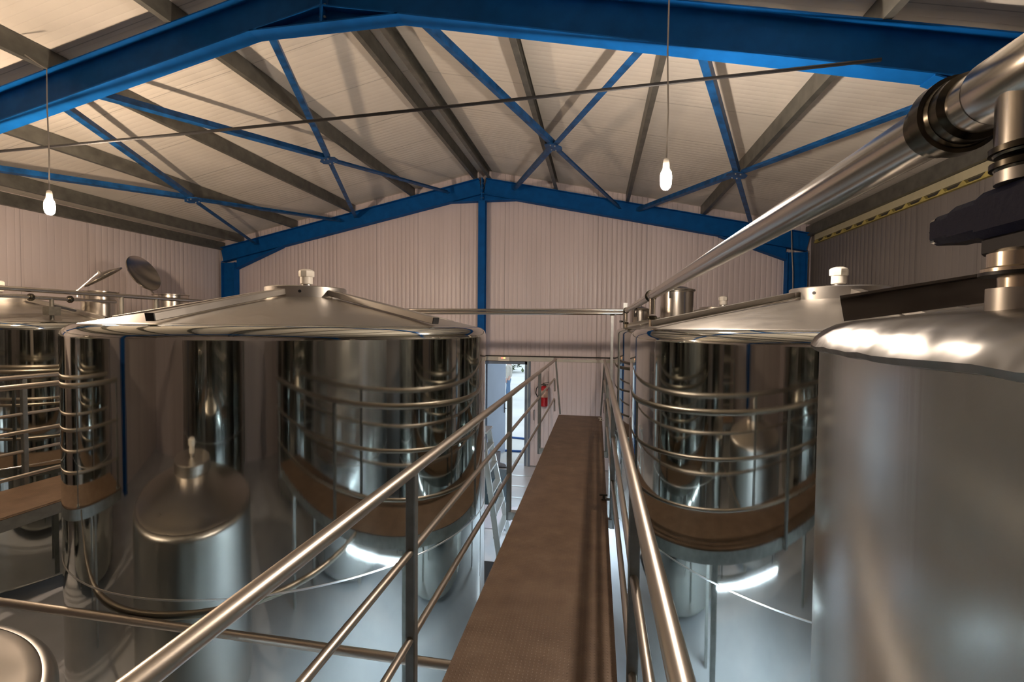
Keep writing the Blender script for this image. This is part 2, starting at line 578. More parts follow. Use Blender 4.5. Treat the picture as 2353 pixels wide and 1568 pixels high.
def purlin(x, label, dz=0.0, flip=1):
    zb = rz(x, BOT + DEP) + 0.002
    h, f, tk = 0.195, 0.065, 0.004
    # C section, web sloped with nothing: web vertical, flanges pointing up the slope
    sec = [(0, 0), (f * flip, 0), (f * flip, 0.02), ((f - tk) * flip, 0.02), ((f - tk) * flip, tk), (tk * flip, tk), (tk * flip, h - tk), ((f - tk) * flip, h - tk),
           ((f - tk) * flip, h - 0.02), (f * flip, h - 0.02), (f * flip, h), (0, h)]
    y0, y1 = NEAR_Y + 0.02, FAR - 0.05
    o = MB().section((x, y0, zb), (x, y1, zb), sec, Vector((1, 0, 0)), Vector((0, 0, 1)))
    o = o.build('roof_purlin', M['galv'])
    tag(o, label, 'purlin', 'grey roof purlins')


for s, sd in ((-1, 'left'), (1, 'right')):
    purlin(XR + s * 0.13, 'grey roof purlin just %s of the ridge, one of the ridge pair' % sd, flip=s)
    for i, o_ in enumerate(PO):
        purlin(XR + s * o_, 'grey roof purlin on the %s roof slope, %s one %s' % (sd, NAMES[i], 'along the eave' if i == 3 else 'down from the ridge pair'), flip=s)


for s_, sd in ((-1, 'left'), (1, 'right')):
    xw = (XRT - 0.115) if s_ > 0 else (XL + 0.035)
    o = MB().box((xw, NEAR_Y + 0.02, EYE + 1.81), (xw + 0.075, FAR - 0.02, EYE + 2.0)).build('eave_beam', M['galv'])
    tag(o, 'dark grey eave beam along the top of the %s side wall' % sd, 'beam', 'eave beams')


# cross braces between the two visible frames
def brace(s, o0, o1, label):
    zb = BOT + 0.175
    def P(o, y):
        return Vector((XR + s * o, y, zb - SLOPE * o))
    ya, yb = 4.09, 9.91
    c = (P(o0, ya) + P(o1, yb) + P(o1, ya) + P(o0, yb)) / 4
    up = Vector((s * SLOPE, 0, 1)).normalized()
    t = thing('cross_brace', label, 'roof brace', tuple(c), 'blue roof cross braces')
    g = MB()
    ax = Vector((1, 0, -s * SLOPE)).normalized()
    ay = Vector((0, 1, 0))
    pts = []
    for a, b in ((0.13, 0.05), (0.05, 0.13), (-0.05, 0.13), (-0.13, 0.05), (-0.13, -0.05), (-0.05, -0.13), (0.05, -0.13), (0.13, -0.05)):
        pts.append(c + ax * a + ay * b - up * 0.012)
    g.prism(pts, up * 0.012)
    gp_ = g.build('gusset_plate', M['blue_worn'], t)
    for e in (P(o0, ya), P(o1, yb), P(o1, ya), P(o0, yb)):
        d = (e - c).normalized()
        s1, s2 = c + d * 0.035, e - d * 0.04
        _, r_, u_ = frame(d, up)
        L, tk = 0.074, 0.008
        MB().section(s1, s2, [(-L / 2, 0), (L / 2, 0), (L / 2, tk), (-L / 2 + tk, tk), (-L / 2 + tk, L), (-L / 2, L)], r_, u_).build('brace_arm', M['blue_worn'], t)
        MB().tube([c + d * 0.09 - up * 0.025, c + d * 0.09 - up * 0.012], 0.011, 6).build('bolt', M['galv_light'], gp_)


brace(-1, 0.70, 2.92, 'blue cross brace on the left roof slope next to the ridge')
brace(-1, 3.24, 5.46, 'blue cross brace on the left roof slope next to the left wall')
brace(1, 0.70, 2.92, 'blue cross brace on the right roof slope next to the ridge')
brace(1, 3.24, 5.46, 'blue cross brace on the right roof slope next to the right wall')

# dark tie cable under the near frame
cpts = []
for i in range(25):
    u = i / 24
    cpts.append((-8.6 + u * 10.6, 3.875, EYE + 1.735 + 0.225 * u - 0.03 * math.sin(PI * u)))
tc = MB().tube(cpts, 0.014, 8).build('tie_cable', M['black'])
tag(tc, 'thin dark cable stretched across the hall under the near blue frame', 'cable')


# ------------------------------------------------------------------ bulbs
def pendant(x, y, zc, top, mat, label, kink=None):
    t = thing('pendant_bulb', label, 'hanging bulb', (x, y, zc), 'bare hanging bulbs')
    pts = [(x, y, zc + 0.14), (x + 0.008, y, zc + 0.5), (x - 0.004, y, zc + 0.95), (x, y, top[2] - 0.12)]
    if kink:
        pts += [kink]
    pts += [top]
    MB().tube(pts, 0.006, 8).build('cord', M['cord'], t)
    MB().lathe([(0.006, 0.16), (0.02, 0.15), (0.024, 0.12), (0.024, 0.082), (0.0, 0.082)], (x, y, zc), seg=20).build('socket', M['white_plastic'], t)
    prof = [(0.0, -0.082), (0.018, -0.078), (0.032, -0.064), (0.040, -0.040), (0.042, -0.010), (0.042, 0.020), (0.038, 0.046), (0.028, 0.068), (0.020, 0.082)]
    MB().lathe(prof, (x, y, zc), seg=24, cap1=True).build('bulb', mat, t, label='glowing bulb')


pendant(-5.285, 3.75, EYE + 1.142, (-5.47, 3.70, rz(-5.47, BOT + DEP) + 0.004), M['bulb_left'], 'lit bare bulb hanging on a cord at the left over the back tanks', (-5.283, 3.75, EYE + 2.46))
pendant(0.502, 3.75, EYE + 1.134, (0.53, 3.72, rz(0.53, BOT + DEP) + 0.004), M['bulb_right'], 'lit bare bulb hanging on a cord above the walkway at the right')


def tube_lamp(x, y0, y1, z, zt, label):
    t = thing('tube_lamp', label, 'tube lamp', (x, (y0 + y1) / 2, z), 'tube lamps under the walkways')
    MB().box((x - 0.05, y0, z + 0.02), (x + 0.05, y1, z + 0.06)).build('housing', M['white_plastic'], t)
    MB().tube([(x, y0 + 0.02, z), (x, y1 - 0.02, z)], 0.019, 16).build('tube', M['tube_light'], t, label='glowing white tube')
    for y in (y0 + 0.12, y1 - 0.12):
        MB().tube([(x, y, z + 0.06), (x, y, zt)], 0.006, 8).build('hanger', M['dark_steel'], t)


tube_lamp(-0.20, 1.68, 2.86, 0.95, 1.372, 'white tube lamp hanging under the brown walkway between the nearest tanks')
tube_lamp(-0.20, 6.3, 7.48, 0.95, 1.372, 'white tube lamp hanging under the far end of the brown walkway')

# ------------------------------------------------------------------ tanks
def tank(name, label, cx, cy, R, zt, bars=None, shell='mirror', top='satin', lip=False, hub=True, vent=True, rise=0.24, seam=True, channel=False, knuckle=0.085, group='cylindrical steel tanks'):
    t = thing(name, label, 'tank', (cx, cy, 0), group)
    k = knuckle
    prof = [(0.0, 0.14), (R - 0.03, 0.14), (R, 0.17), (R, 0.19), (R, 0.25)]
    if lip:
        prof += [(R, zt - 0.12), (R, zt - 0.05), (R, zt - 0.02), (R - 0.03, zt - 0.01)]
    else:
        prof += [(R, zt - k - 0.12), (R, zt - k - 0.03), (R, zt - k - 0.008)] + [(R - k + k * math.cos(a), zt - k + k * math.sin(a)) for a in [PI / 2 * i / 8 for i in range(9)]]
    MB().lathe(prof, (cx, cy, 0), seg=160).build('shell', M[shell], t, angle=50)
    for i in range(4):
        a = PI / 4 + i * PI / 2
        MB().tube([(cx + (R - 0.2) * math.cos(a), cy + (R - 0.2) * math.sin(a), 0), (cx + (R - 0.2) * math.cos(a), cy + (R - 0.2) * math.sin(a), 0.14)], 0.06, 12).build('foot', M['satin'], t)
    if seam:
        for zs in (zt - 1.57,):
            MB().lathe([(R - 0.001, zs - 0.008), (R + 0.0022, zs - 0.005), (R + 0.0022, zs + 0.005), (R - 0.001, zs + 0.008)], (cx, cy, 0), seg=160).build('weld_seam', M['seam'], t)
    rh = 0.34
    z1 = zt + rise
    if lip:
        pr = [(R + 0.001, zt - 0.036), (R + 0.012, zt - 0.034), (R + 0.015, zt - 0.027), (R + 0.008, zt - 0.014), (R - 0.006, zt), (R - 0.025, zt + 0.0105), (R - 0.05, zt + 0.0165), (R - 0.075, zt + 0.019)]
    else:
        pr = [(R - k + 0.002, zt - 0.004), (R - k - 0.01, zt + 0.004), (R - k - 0.05, zt + 0.012)]
    n = 10
    r0, zz0 = pr[-1]
    for i in range(1, n + 1):
        u = i / n
        rr = r0 + (rh - 0.01 - r0) * u
        pr.append((rr, zz0 + (z1 - zz0) * (u if lip else u ** 0.92)))
    if not hub:
        pr.append((0.0, pr[-1][1] + 0.03))
    ct = MB().lathe(pr, (cx, cy, 0), seg=256 if lip else 128, cap0=False).build('cone_top', M[top], t, angle=40)
    if lip:          # hand-beaten, uneven edge
        for v_ in ct.data.vertices:
            a = math.atan2(v_.co.y, v_.co.x)
            kk = max(0.0, min(1.0, (zt + 0.016 - v_.co.z) / 0.04))
            v_.co.z += kk * (0.0006 * math.sin(a * 37) + 0.0007 * math.sin(a * 61 + 1) + 0.0008 * math.sin(a * 113 + 2))
    if hub:
        hb = MB().lathe([(rh - 0.012, z1 - 0.02), (rh, z1 - 0.012), (rh, z1 + 0.088), (rh - 0.008, z1 + 0.095), (0.0, z1 + 0.10)], (cx, cy, 0), seg=64).build('hub_ring', M[top], t)
        if bars:
            for a in bars:
                b = math.radians(a + 24)
                d = Vector((math.cos(b), math.sin(b), 0))
                p = Vector((cx, cy, z1 + 0.045)) + d * (rh - 0.003)
                MB().tube([p, p + d * 0.005], 0.013, 12).build('bolt_hole', M['black'], hb)
    if vent:
        zv = z1 + 0.098
        v = MB().lathe([(0.048, 0.032), (0.053, 0.038), (0.053, 0.100), (0.0, 0.102)], (cx, cy, zv), seg=12, a0=0.1)
        v.lathe([(0.0, 0.096), (0.062, 0.098), (0.066, 0.104), (0.066, 0.148), (0.058, 0.156), (0.035, 0.166), (0.0, 0.166)], (cx, cy, zv), seg=8, a0=0.2)
        vv = v.build('vent_plug', M['white_plastic'], t, label='white plastic vent plug')
        MB().lathe([(0.040, -0.004), (0.040, 0.032), (0.0, 0.033)], (cx, cy, zv), seg=20).build('vent_neck', M['satin'], vv)
    if bars:
        for a in bars:
            b = math.radians(a)
            d = Vector((math.cos(b), math.sin(b), 0))
            r_out, r_in = (R - 0.035 if lip else R - 0.085), rh + 0.004
            p = Vector((cx, cy, zt + 0.042)) + d * r_out
            q = Vector((cx, cy, z1 + 0.040)) + d * r_in
            if channel:      # channel section, open on the side facing the walkway
                _, r_, u_ = frame(q - p)
                W_, H_, tk = 0.031, 0.025, 0.005
                sec = [(-W_, -H_), (W_, -H_), (W_, -H_ + tk), (-W_ + tk, -H_ + tk), (-W_ + tk, H_ - tk), (W_, H_ - tk), (W_, H_), (-W_, H_)]
                MB().section(p, q, sec, r_, u_).build('stiffener_bar', M[top], t)
            else:
                sb = MB().bar(p, q, 0.062, 0.050, bev=0.004).build('stiffener_bar', M[top], t)
                dd = (p - q).normalized()
                MB().bar(p + dd * 0.0005, p + dd * 0.007, 0.060, 0.048).build('open_end_dark', M['black'], sb, label='black face painted as the dark open bar end')  # black plate paints the shade inside the open bar end
    return t


def hatch(t, x, y, z0, z1, r, hinge_deg, open_deg=None, knob=True, lr=None):
    """manhole neck with hinged lid, as parts of tank t."""
    nk = MB().lathe([(r, z0 - 0.05), (r, z1 - 0.01), (r + 0.012, z1), (r + 0.012, z1 + 0.010), (r - 0.010, z1 + 0.010), (r - 0.012, z0)], (x, y, 0), seg=48).build('hatch_neck', M['pipe'], t)
    b = math.radians(hinge_deg)
    hd = Vector((math.cos(b), math.sin(b), 0))          # from the hatch centre towards the hinge
    td = Vector((-hd.y, hd.x, 0))
    hp = Vector((x, y, z1 + 0.01)) + hd * (r + 0.03)
    MB().tube([hp - td * 0.05, hp + td * 0.05], 0.012, 10).bar(hp - Vector((0, 0, 0.09)), hp, 0.03, 0.012, tuple(hd)).build('hinge', M['satin'], nk)
    a = math.radians(open_deg or 0)
    ax = -hd * math.cos(a) + Vector((0, 0, 1)) * math.sin(a)   # lid direction away from the hinge
    up = Vector((0, 0, 1)) * math.cos(a) + hd * math.sin(a)
    nr = r
    r = lr or r
    c = hp + ax * (r + 0.05 + (0.06 if lr else -0.02)) + up * 0.012
    lid = MB().lathe([(r + 0.022, -0.016), (r + 0.026, -0.004), (r + 0.020, 0.004), (r * 0.85, 0.020), (r * 0.5, 0.045), (r * 0.2, 0.056), (0.0, 0.058)], c, axis=up, seg=48)
    lid.lathe([(r + 0.020, -0.016), (r + 0.006, -0.010), (r * 0.85, 0.010), (r * 0.5, 0.035), (r * 0.2, 0.046), (0.0, 0.048)], c, axis=up, seg=48)
    ld = lid.build('hatch_lid', M['pipe'], t)
    MB().bar(hp, c + up * 0.075, 0.035, 0.010, tuple(up)).tube([c + up * 0.05, c + up * 0.095], 0.022, 10).build('lid_arm', M['satin'], ld)
    if knob:
        kp = Vector((x, y, z1)) - hd * (nr + 0.028)
        MB().tube([kp - Vector((0, 0, 0.10)), kp + Vector((0, 0, 0.035))], 0.010, 8).lathe([(0.0, 0.03), (0.034, 0.034), (0.036, 0.055), (0.02, 0.07), (0.0, 0.072)], kp, seg=10).build('clamp_knob', M['black'], nk, label='black clamp knob')


LB = [-160, -89, -22, 50, 122]
t_left = tank('wine_tank', 'big polished steel tank left of the walkway with white vent plug', -2.575, 3.84, 1.615, EYE, LB)
t_right = tank('wine_tank', 'big polished steel tank right of the walkway, behind the grey one', 1.89, 4.15, 1.6, EYE - 0.005, [-165, -97, -25, 47, 119], channel=True)
t_back = tank('wine_tank', 'polished steel tank with domed hatch at the far end of the right row', 1.89, 7.62, 1.6, EYE - 0.005, [-165, -97, -25, 47, 119], channel=True)
t_front = tank('wine_tank', 'dull grey steel tank at the right edge with hammered lid and valve', 1.90, 0.38, 1.6, EYE, [155, 82, 10, -62, -134], shell='grey_steel', top='hammered', lip=True, rise=0.20, channel=True)
t_low = tank('wine_tank', 'low steel tank with pale domed top in the bottom left corner', -2.80, 0.70, 1.05, EYE - 1.43, None, shell='low_shell', top='pale_top', knuckle=0.05, rise=0.20, seam=False)
t_rowa = tank('wine_tank', 'steel tank at the left edge behind the second walkway', -7.30, 4.60, 1.34, EYE + 0.02, [-57, -129, 15, 87, 159])
t_rowb = tank('wine_tank', 'farthest steel tank at the left with a tilted open lid', -7.30, 7.75, 1.34, EYE, [-57, -129, 15, 87, 159], vent=False)
tank('wine_tank', 'unseen steel tank added behind the viewpoint in the right row', 1.90, -3.35, 1.6, EYE, None)  # unseen tank, added for the reflections in the polished shells
tank('wine_tank', 'unseen steel tank added behind the viewpoint in the left row', -3.1, -3.3, 1.5, EYE, None)  # likewise unseen, added only to be reflected
tank('wine_tank', 'unseen steel tank added outside the view beside the second walkway', -7.30, 1.4, 1.34, EYE, None)  # out of view, added for the left tank to reflect

hatch(t_back, 1.07, 6.71, EYE + 0.08, EYE + 0.50, 0.215, 60, None)
hatch(t_back, 0.68, 7.80, EYE + 0.05, EYE + 0.28, 0.15, 60, None)
hatch(t_rowb, -7.25, 6.95, EYE + 0.10, EYE + 0.50, 0.26, 189, 115, knob=False, lr=0.30)
hatch(t_rowa, -6.86, 5.46, EYE + 0.06, EYE + 0.44, 0.20, 231, 36, knob=False, lr=0.23)


# ------------------------------------------------------------------ walkways and guardrails
DZ = EYE - 1.65


def walkway(x0, x1, y0, y1, label):
    t = thing('walkway', label, 'walkway', ((x0 + x1) / 2, (y0 + y1) / 2, 0), 'raised walkways')
    MB().box((x0, y0, DZ - 0.006), (x1, y1, DZ)).build('deck_plate', M['deck'], t)
    for x in (x0 + 0.02, x1 - 0.02):
        s = 1 if x < (x0 + x1) / 2 else -1
        MB().box((x - 0.018, y0, DZ - 0.11), (x + 0.018, y1, DZ - 0.007)).build('side_channel', M['galv_light'], t)
    yy = y0 + 0.9
    while yy < y1:
        for x in (x0 + 0.07, x1 - 0.07):
            MB().box((x - 0.03, yy - 0.03, 0), (x + 0.03, yy + 0.03, DZ - 0.11)).build('support_leg', M['galv_light'], t)
        MB().box((x0 + 0.04, yy - 0.03, DZ - 0.10), (x1 - 0.04, yy + 0.03, DZ - 0.04)).build('cross_beam', M['galv_light'], t)
        yy += 2.6
    return t


WX0, WX1 = -0.686, 0.117
walkway(WX0, WX1, -0.6, 8.86, 'long brown tread-plate walkway running between the tank rows')
walkway(-5.72, -4.88, 0.8, 8.8, 'brown walkway beyond the left tank along the left row')


def guardrail(x, y0, y1, top, mids, ys, label, foot_x, endbend=True, in_s=1, mid_x=None):
    """handrail at x, posts at ys; feet on the walkway edge."""
    t = thing('guardrail', label, 'railing', (x, (y0 + y1) / 2, DZ), 'tubular steel guardrails')
    MB().tube([(x, y0, top), (x, y1, top)], 0.0245, 20).build('handrail', M['tube'], t)
    for m in mids:
        pts = [(x, y0, m), (x, y1 - 0.26, m)]
        if endbend:
            pts += [(x, y1 - 0.245, m - 0.012), (x, y1 - 0.19, m - 0.24)]
        MB().tube(pts, 0.0165, 14).build('mid_rail', M['tube'], t)
    inside = (foot_x - x) * in_s < 0
    for y in ys:
        MB().bar((x, y, DZ if inside else DZ - 0.10), (x, y, top - 0.018), 0.042, 0.042, (1, 0, 0), bev=0.004).build('post', M['post'], t)
        if inside:
            MB().box((x - 0.05, y - 0.05, DZ), (x + 0.05, y + 0.05, DZ + 0.008)).build('post_foot', M['galv_light'], t)
        else:
            MB().box((min(x, foot_x), y - 0.03, DZ - 0.09), (max(x, foot_x), y + 0.03, DZ - 0.02)).build('post_bracket', M['galv_light'], t)
    # end post leaning slightly towards the walkway
    MB().bar((x if inside else foot_x + 0.02 * in_s, y1 - 0.06, DZ), (x, y1 - 0.02, top - 0.018), 0.030, 0.050, (0, 1, 0), bev=0.003).build('end_post', M['post'], t)
    return t


TOP = EYE - 0.613
MIDS = (EYE - 0.957, EYE - 1.335)
guardrail(-0.764, -0.58, 9.0, TOP, MIDS, (-0.35, 1.87, 4.15, 6.42), 'tubular steel guardrail along the left side of the brown walkway', WX0, in_s=1)
guardrail(0.153, -0.58, 9.0, TOP, MIDS, (-0.35, 1.84, 4.15, 6.42), 'tubular steel guardrail along the right side of the brown walkway', WX1, in_s=-1)
guardrail(-4.95, 0.85, 8.6, EYE - 0.557, (EYE - 0.957, EYE - 1.343), (0.9, 2.3, 5.2, 7.5), 'tubular guardrail on the near side of the second walkway at left', -4.88, endbend=False, in_s=-1)
guardrail(-5.76, 0.85, 8.6, EYE - 0.553, (EYE - 0.930, EYE - 1.313), (1.5, 3.82, 6.1), 'tubular guardrail on the far side of the second walkway at left', -5.72, endbend=False, in_s=1)

# small bracket clamps on the right deck edge
for y, lab in ((4.55, 'small dark clamp on the right deck edge halfway along the walkway'), (8.45, 'small pale clamp at the right far corner of the walkway')):
    c_ = thing('deck_clamp', lab, 'clamp', (WX1, y, DZ), 'clamps on the deck edge')
    MB().box((WX1 - 0.05, y - 0.02, DZ), (WX1 + 0.03, y + 0.02, DZ + 0.012)).build('jaw', M['dark_steel'] if y < 6 else M['lintel'], c_)
    MB().tube([(WX1 - 0.03, y, DZ + 0.01), (WX1 - 0.03, y, DZ + 0.05)], 0.012, 8).tube([(WX1 - 0.07, y, DZ + 0.045), (WX1 + 0.005, y, DZ + 0.045)], 0.010, 8).build('screw', M['dark_steel'] if y < 6 else M['lintel'], c_)

# level tube joining the two walkways below deck height
tb = MB().tube([(-4.90, 2.195, DZ - 0.035), (-0.66, 2.195, DZ - 0.035)], 0.024, 18).build('link_tube', M['tube'])
tag(tb, 'level steel tube running left from the walkway in front of the big tank', 'tube')


# ------------------------------------------------------------------ pipework
def ring_nut(mb, p, d, r, w):
    prof = [(r * 0.55, -w * 0.9), (r * 0.86, -w * 0.85), (r * 0.90, -w * 0.5), (r, -w * 0.45), (r, w * 0.45), (r * 0.90, w * 0.5), (r * 0.86, w * 0.85), (r * 0.55, w * 0.9)]
    mb.lathe(prof, p, axis=d, seg=36)


PX, PZ = 0.428, EYE + 0.262
PR = 0.034
pt = thing('product_pipe', 'long polished steel pipe running over the right tank row', 'pipe', (PX, 3.5, PZ))
MB().tube([(PX, -2.2, PZ), (PX, 7.34, PZ)], PR, 28).build('pipe_tube', M['pipe'], pt)
for y in (0.668, 3.95, 7.13):
    m_ = MB()
    ring_nut(m_, (PX, y, PZ), (0, 1, 0), 0.047, 0.020)
    m_.lathe([(PR, -0.035), (PR + 0.006, -0.030), (PR + 0.006, 0.030), (PR, 0.035)], (PX, y, PZ), axis=(0, 1, 0), seg=28)
    m_.build('union_nut', M['nut'], pt)


def drop(y, ztop, parent, valve=False):
    """tee branch from the pipe down to the tank."""
    MB().tube([(PX, y, PZ), (PX, y, ztop + 0.085)], 0.0235, 22).lathe([(PR + 0.0015, -0.05), (PR + 0.0015, 0.05)], (PX, y, PZ), axis=(0, 1, 0), seg=24).build('tee_branch', M['pipe'], parent)
    m = MB()
    ring_nut(m, (PX, y, ztop + 0.060), (0, 0, 1), 0.040, 0.018)
    m.build('union_nut', M['nut'], parent)
    MB().tube([(PX, y, ztop - 0.01), (PX, y, ztop + 0.045)], 0.022, 20).build('tank_nozzle', M['fitting'], parent)


drop(3.85, EYE + 0.025, pt)
drop(7.20, EYE + 0.015, pt)
# near tee
YV = 0.560
MB().tube([(PX, YV, PZ), (PX, YV, EYE + 0.185)], 0.029, 28).lathe([(PR + 0.0005, -0.05), (PR + 0.0025, -0.045), (PR + 0.0025, 0.045), (PR + 0.0005, 0.05)], (PX, YV, PZ), axis=(0, 1, 0), seg=32).build('tee_branch', M['pipe'], pt)
for zn, rn in ((0.184, 0.033), (0.169, 0.032)):
    m_ = MB()
    ring_nut(m_, (PX, YV, EYE + zn), (0, 0, 1), rn, 0.0065)
    m_.build('union_nut', M['nut'], pt)

vt = thing('butterfly_valve', 'butterfly valve with navy lever between the pipe and the grey tank', 'valve', (PX, YV, EYE + 0.02))
MB().tube([(PX, YV, EYE + 0.151), (PX, YV, EYE + 0.163)], 0.028, 24).build('upper_ferrule', M['satin'], vt)
hd = Vector((0.04, 1.0, 0)).normalized()
hs = Vector((-hd.y, hd.x, 0))
h0 = Vector((PX, YV, EYE + 0.124))
lev = MB()
pts = [h0 - hd * 0.045, h0 + hd * 0.03, h0 + hd * 0.075, h0 + hd * 0.112]
for i in range(3):
    wd_, ht = (0.058, 0.054, 0.048)[i], (0.050, 0.043, 0.036)[i]
    lev.bar(pts[i], pts[i + 1] + hd * 0.002, wd_, ht, bev=0.008)
lv = lev.build('lever', M['navy'], vt)
for k, dz in enumerate((-0.011, 0.0, 0.011)):
    MB().tube([h0 + hd * 0.110 + Vector((-0.018, 0, dz)), h0 + hd * (0.119 - 0.002 * abs(k - 1)) + Vector((-0.018, 0, dz))], 0.0045, 8).build('grip_rib', M['pipe'], lv)
MB().bar(h0 + hd * 0.030 + Vector((0, 0, -0.034)), h0 - hd * 0.03 + Vector((0, 0, -0.034)), 0.044, 0.020, bev=0.003).build('lever_bracket', M['black'], vt)
vb = MB().lathe([(0.0, 0.084), (0.027, 0.084), (0.031, 0.080), (0.031, 0.066), (0.0355, 0.064), (0.0355, 0.060), (0.0, 0.060)], (PX, YV, EYE), seg=32).build('valve_body', M['fitting'], vt)
MB().lathe([(0.0, 0.0605), (0.037, 0.0605), (0.037, 0.057), (0.0, 0.057)], (PX, YV, EYE), seg=32).build('gasket', M['black'], vb)
MB().tube([(PX, YV, EYE + 0.042), (PX, YV, EYE + 0.0575)], 0.0225, 24).build('lower_ferrule', M['fitting'], vt)
MB().tube([(PX, YV, EYE + 0.020), (PX, YV, EYE + 0.044)], 0.031, 28).build('tank_socket', M['satin'], vt)

# two parallel pipes crossing the walkway
for z, rr, x1, lab in ((EYE + 0.275, 0.022, 0.42, 'upper level steel pipe crossing above the far end of the walkway'), (EYE + 0.225, 0.026, 0.40, 'lower level steel pipe crossing above the far end of the walkway')):
    o = MB().tube([(-6.0, 7.42, z), (x1, 7.42, z)], rr, 18).build('cross_pipe', M['pipe'])
    tag(o, lab, 'pipe', 'pipes crossing the walkway')
ps = thing('pipe_stand', 'grey upright pipe bracket on the rim of the far right tank', 'pipe stand', (0.40, 7.36, EYE))
MB().box((0.395, 7.345, EYE - 0.02), (0.455, 7.375, EYE + 0.385)).build('upright', M['galv_light'], ps)
MB().tube([(0.44, 7.36, EYE + 0.10), (0.36, 7.36, EYE + 0.10)], 0.012, 8).tube([(0.36, 7.36, EYE + 0.085), (0.36, 7.36, EYE + 0.115)], 0.02, 10).build('bolt', M['black'], ps)
cs = thing('pipe_support', 'tall grey post carrying the level pipes at the far end of the walkway', 'pipe stand', (0.235, 7.42, 0))
MB().box((0.215, 7.395, 0), (0.255, 7.445, EYE + 0.19)).build('post', M['galv_light'], cs)
MB().box((0.20, 7.385, EYE + 0.19), (0.27, 7.455, EYE + 0.199)).build('saddle', M['dark_steel'], cs)

# left row pipes
LX = -6.10
for z, rr, y1, lab in ((EYE + 0.365, 0.026, 7.5, 'upper steel pipe running along the left tank row'), (EYE + 0.283, 0.020, 5.05, 'lower steel pipe running along the left tank row')):
    t = thing('row_pipe', lab, 'pipe', (LX, 3, z), 'pipes along the left row')
    MB().tube([(LX, -2.0, z), (LX, y1, z)], rr, 18).build('pipe_tube', M['pipe'], t)
    if rr < 0.024:
        for y in (4.13, 4.52):
            m_ = MB()
            ring_nut(m_, (LX, y, z), (0, 1, 0), 0.042, 0.02)
            m_.build('union_nut', M['nut'], t)
        MB().tube([(LX, 4.33, z), (LX, 4.33, EYE + 0.035)], 0.02, 14).build('tee_branch', M['dark_steel'], t)
        MB().box((LX - 0.045, 4.27, EYE + 0.09), (LX + 0.045, 4.39, EYE + 0.19)).build('valve', M['dark_steel'], t)
        MB().bar((LX, 4.36, EYE + 0.20), (LX + 0.02, 4.56, EYE + 0.15), 0.035, 0.022).build('valve_lever', M['black'], t)
    else:
        for y in (5.13, 5.62):
            MB().tube([(LX, y, z), (LX, y, EYE - 0.02 + (0.03 if y < 5.5 else 0.02))], 0.024, 12).build('pipe_stand', M['galv'], t)

# ------------------------------------------------------------------ far end clutter
ex = thing('fire_extinguisher', 'red fire extinguisher hanging on the pale far panel', 'fire extinguisher', (-1.09, FAR - 0.14, 1.34))
EXC = (-1.09, FAR - 0.145, 0)
eb = MB().lathe([(0.0, 1.345), (0.07, 1.345), (0.082, 1.36), (0.082, 1.70), (0.074, 1.745), (0.045, 1.775), (0.024, 1.785)], EXC, seg=28, cap1=True).build('body', M['red'], ex)
MB().lathe([(0.0835, 1.54), (0.0835, 1.69)], EXC, seg=28).build('body_label', M['label'], eb)
MB().tube([(EXC[0], EXC[1], 1.78), (EXC[0], EXC[1], 1.83)], 0.022, 12).bar((EXC[0] - 0.03, EXC[1], 1.835), (EXC[0] + 0.11, EXC[1] - 0.02, 1.865), 0.025, 0.012).bar((EXC[0] - 0.03, EXC[1], 1.82), (EXC[0] + 0.09, EXC[1] - 0.02, 1.812), 0.025, 0.010).build('valve_head', M['dark_steel'], ex)
MB().tube([(EXC[0] - 0.02, EXC[1], 1.81), (EXC[0] - 0.10, EXC[1], 1.80), (EXC[0] - 0.165, EXC[1], 1.72), (EXC[0] - 0.175, EXC[1], 1.62), (EXC[0] - 0.13, EXC[1] - 0.01, 1.53), (EXC[0] - 0.095, EXC[1], 1.46)], 0.011, 10).build('hose', M['black'], ex)
MB().box((EXC[0] - 0.03, EXC[1] + 0.075, 1.60), (EXC[0] + 0.03, FAR - 0.055, 1.80)).build('wall_bracket', M['dark_steel'], ex)

# step ladder beside the left tank
ldr = thing('step_ladder', 'aluminium step ladder standing beside the big left tank below the walkway', 'ladder', (-1.6, 6.3, 0))
RA = (((-1.52, 6.20, 1.58), (-1.19, 5.85, 0.0)), ((-1.52, 6.55, 1.58), (-1.22, 6.66, 0.0)))
for p_, q_ in RA:
    MB().bar(p_, q_, 0.028, 0.075, (1, 0, 0), bev=0.004).build('rail', M['alu'], ldr)
    MB().bar((p_[0] - 0.08, p_[1], p_[2] - 0.02), (-2.02, q_[1], 0.0), 0.022, 0.045, (1, 0, 0), bev=0.003).build('rear_leg', M['alu'], ldr)
for k in range(5):
    u = 1 - (0.28 + k * 0.27) / 1.58
    a_ = Vector(RA[0][0]).lerp(Vector(RA[0][1]), u)
    b_ = Vector(RA[1][0]).lerp(Vector(RA[1][1]), u)
    MB().bar(a_, b_, 0.09, 0.024).build('step', M['alu'], ldr)
MB().box((-1.66, 6.17, 1.575), (-1.46, 6.58, 1.60)).build('top_plate', M['alu'], ldr)

# dark crate, pale sheet painted as lit floor, and rubber mat on the floor between tank and walkway
o = MB().box((-1.86, 7.55, 0), (-1.50, 8.05, 0.52)).build('dark_crate', M['teal'])
tag(o, 'dark teal crate standing on the floor behind the step ladder', 'crate')
o = MB().bar((-1.50, 6.78, 0.012), (-1.50, 7.45, 0.10), 0.62, 0.014).build('lit_floor_patch', M['sheet'])
tag(o, 'pale lilac sheet painted as the lit floor by the step ladder', 'sheet')
o = MB().box((-1.72, 5.0, 0), (-1.25, 5.78, 0.03)).build('rubber_mat', M['black'])
tag(o, 'black rubber mat on the floor beside the big left tank', 'mat')

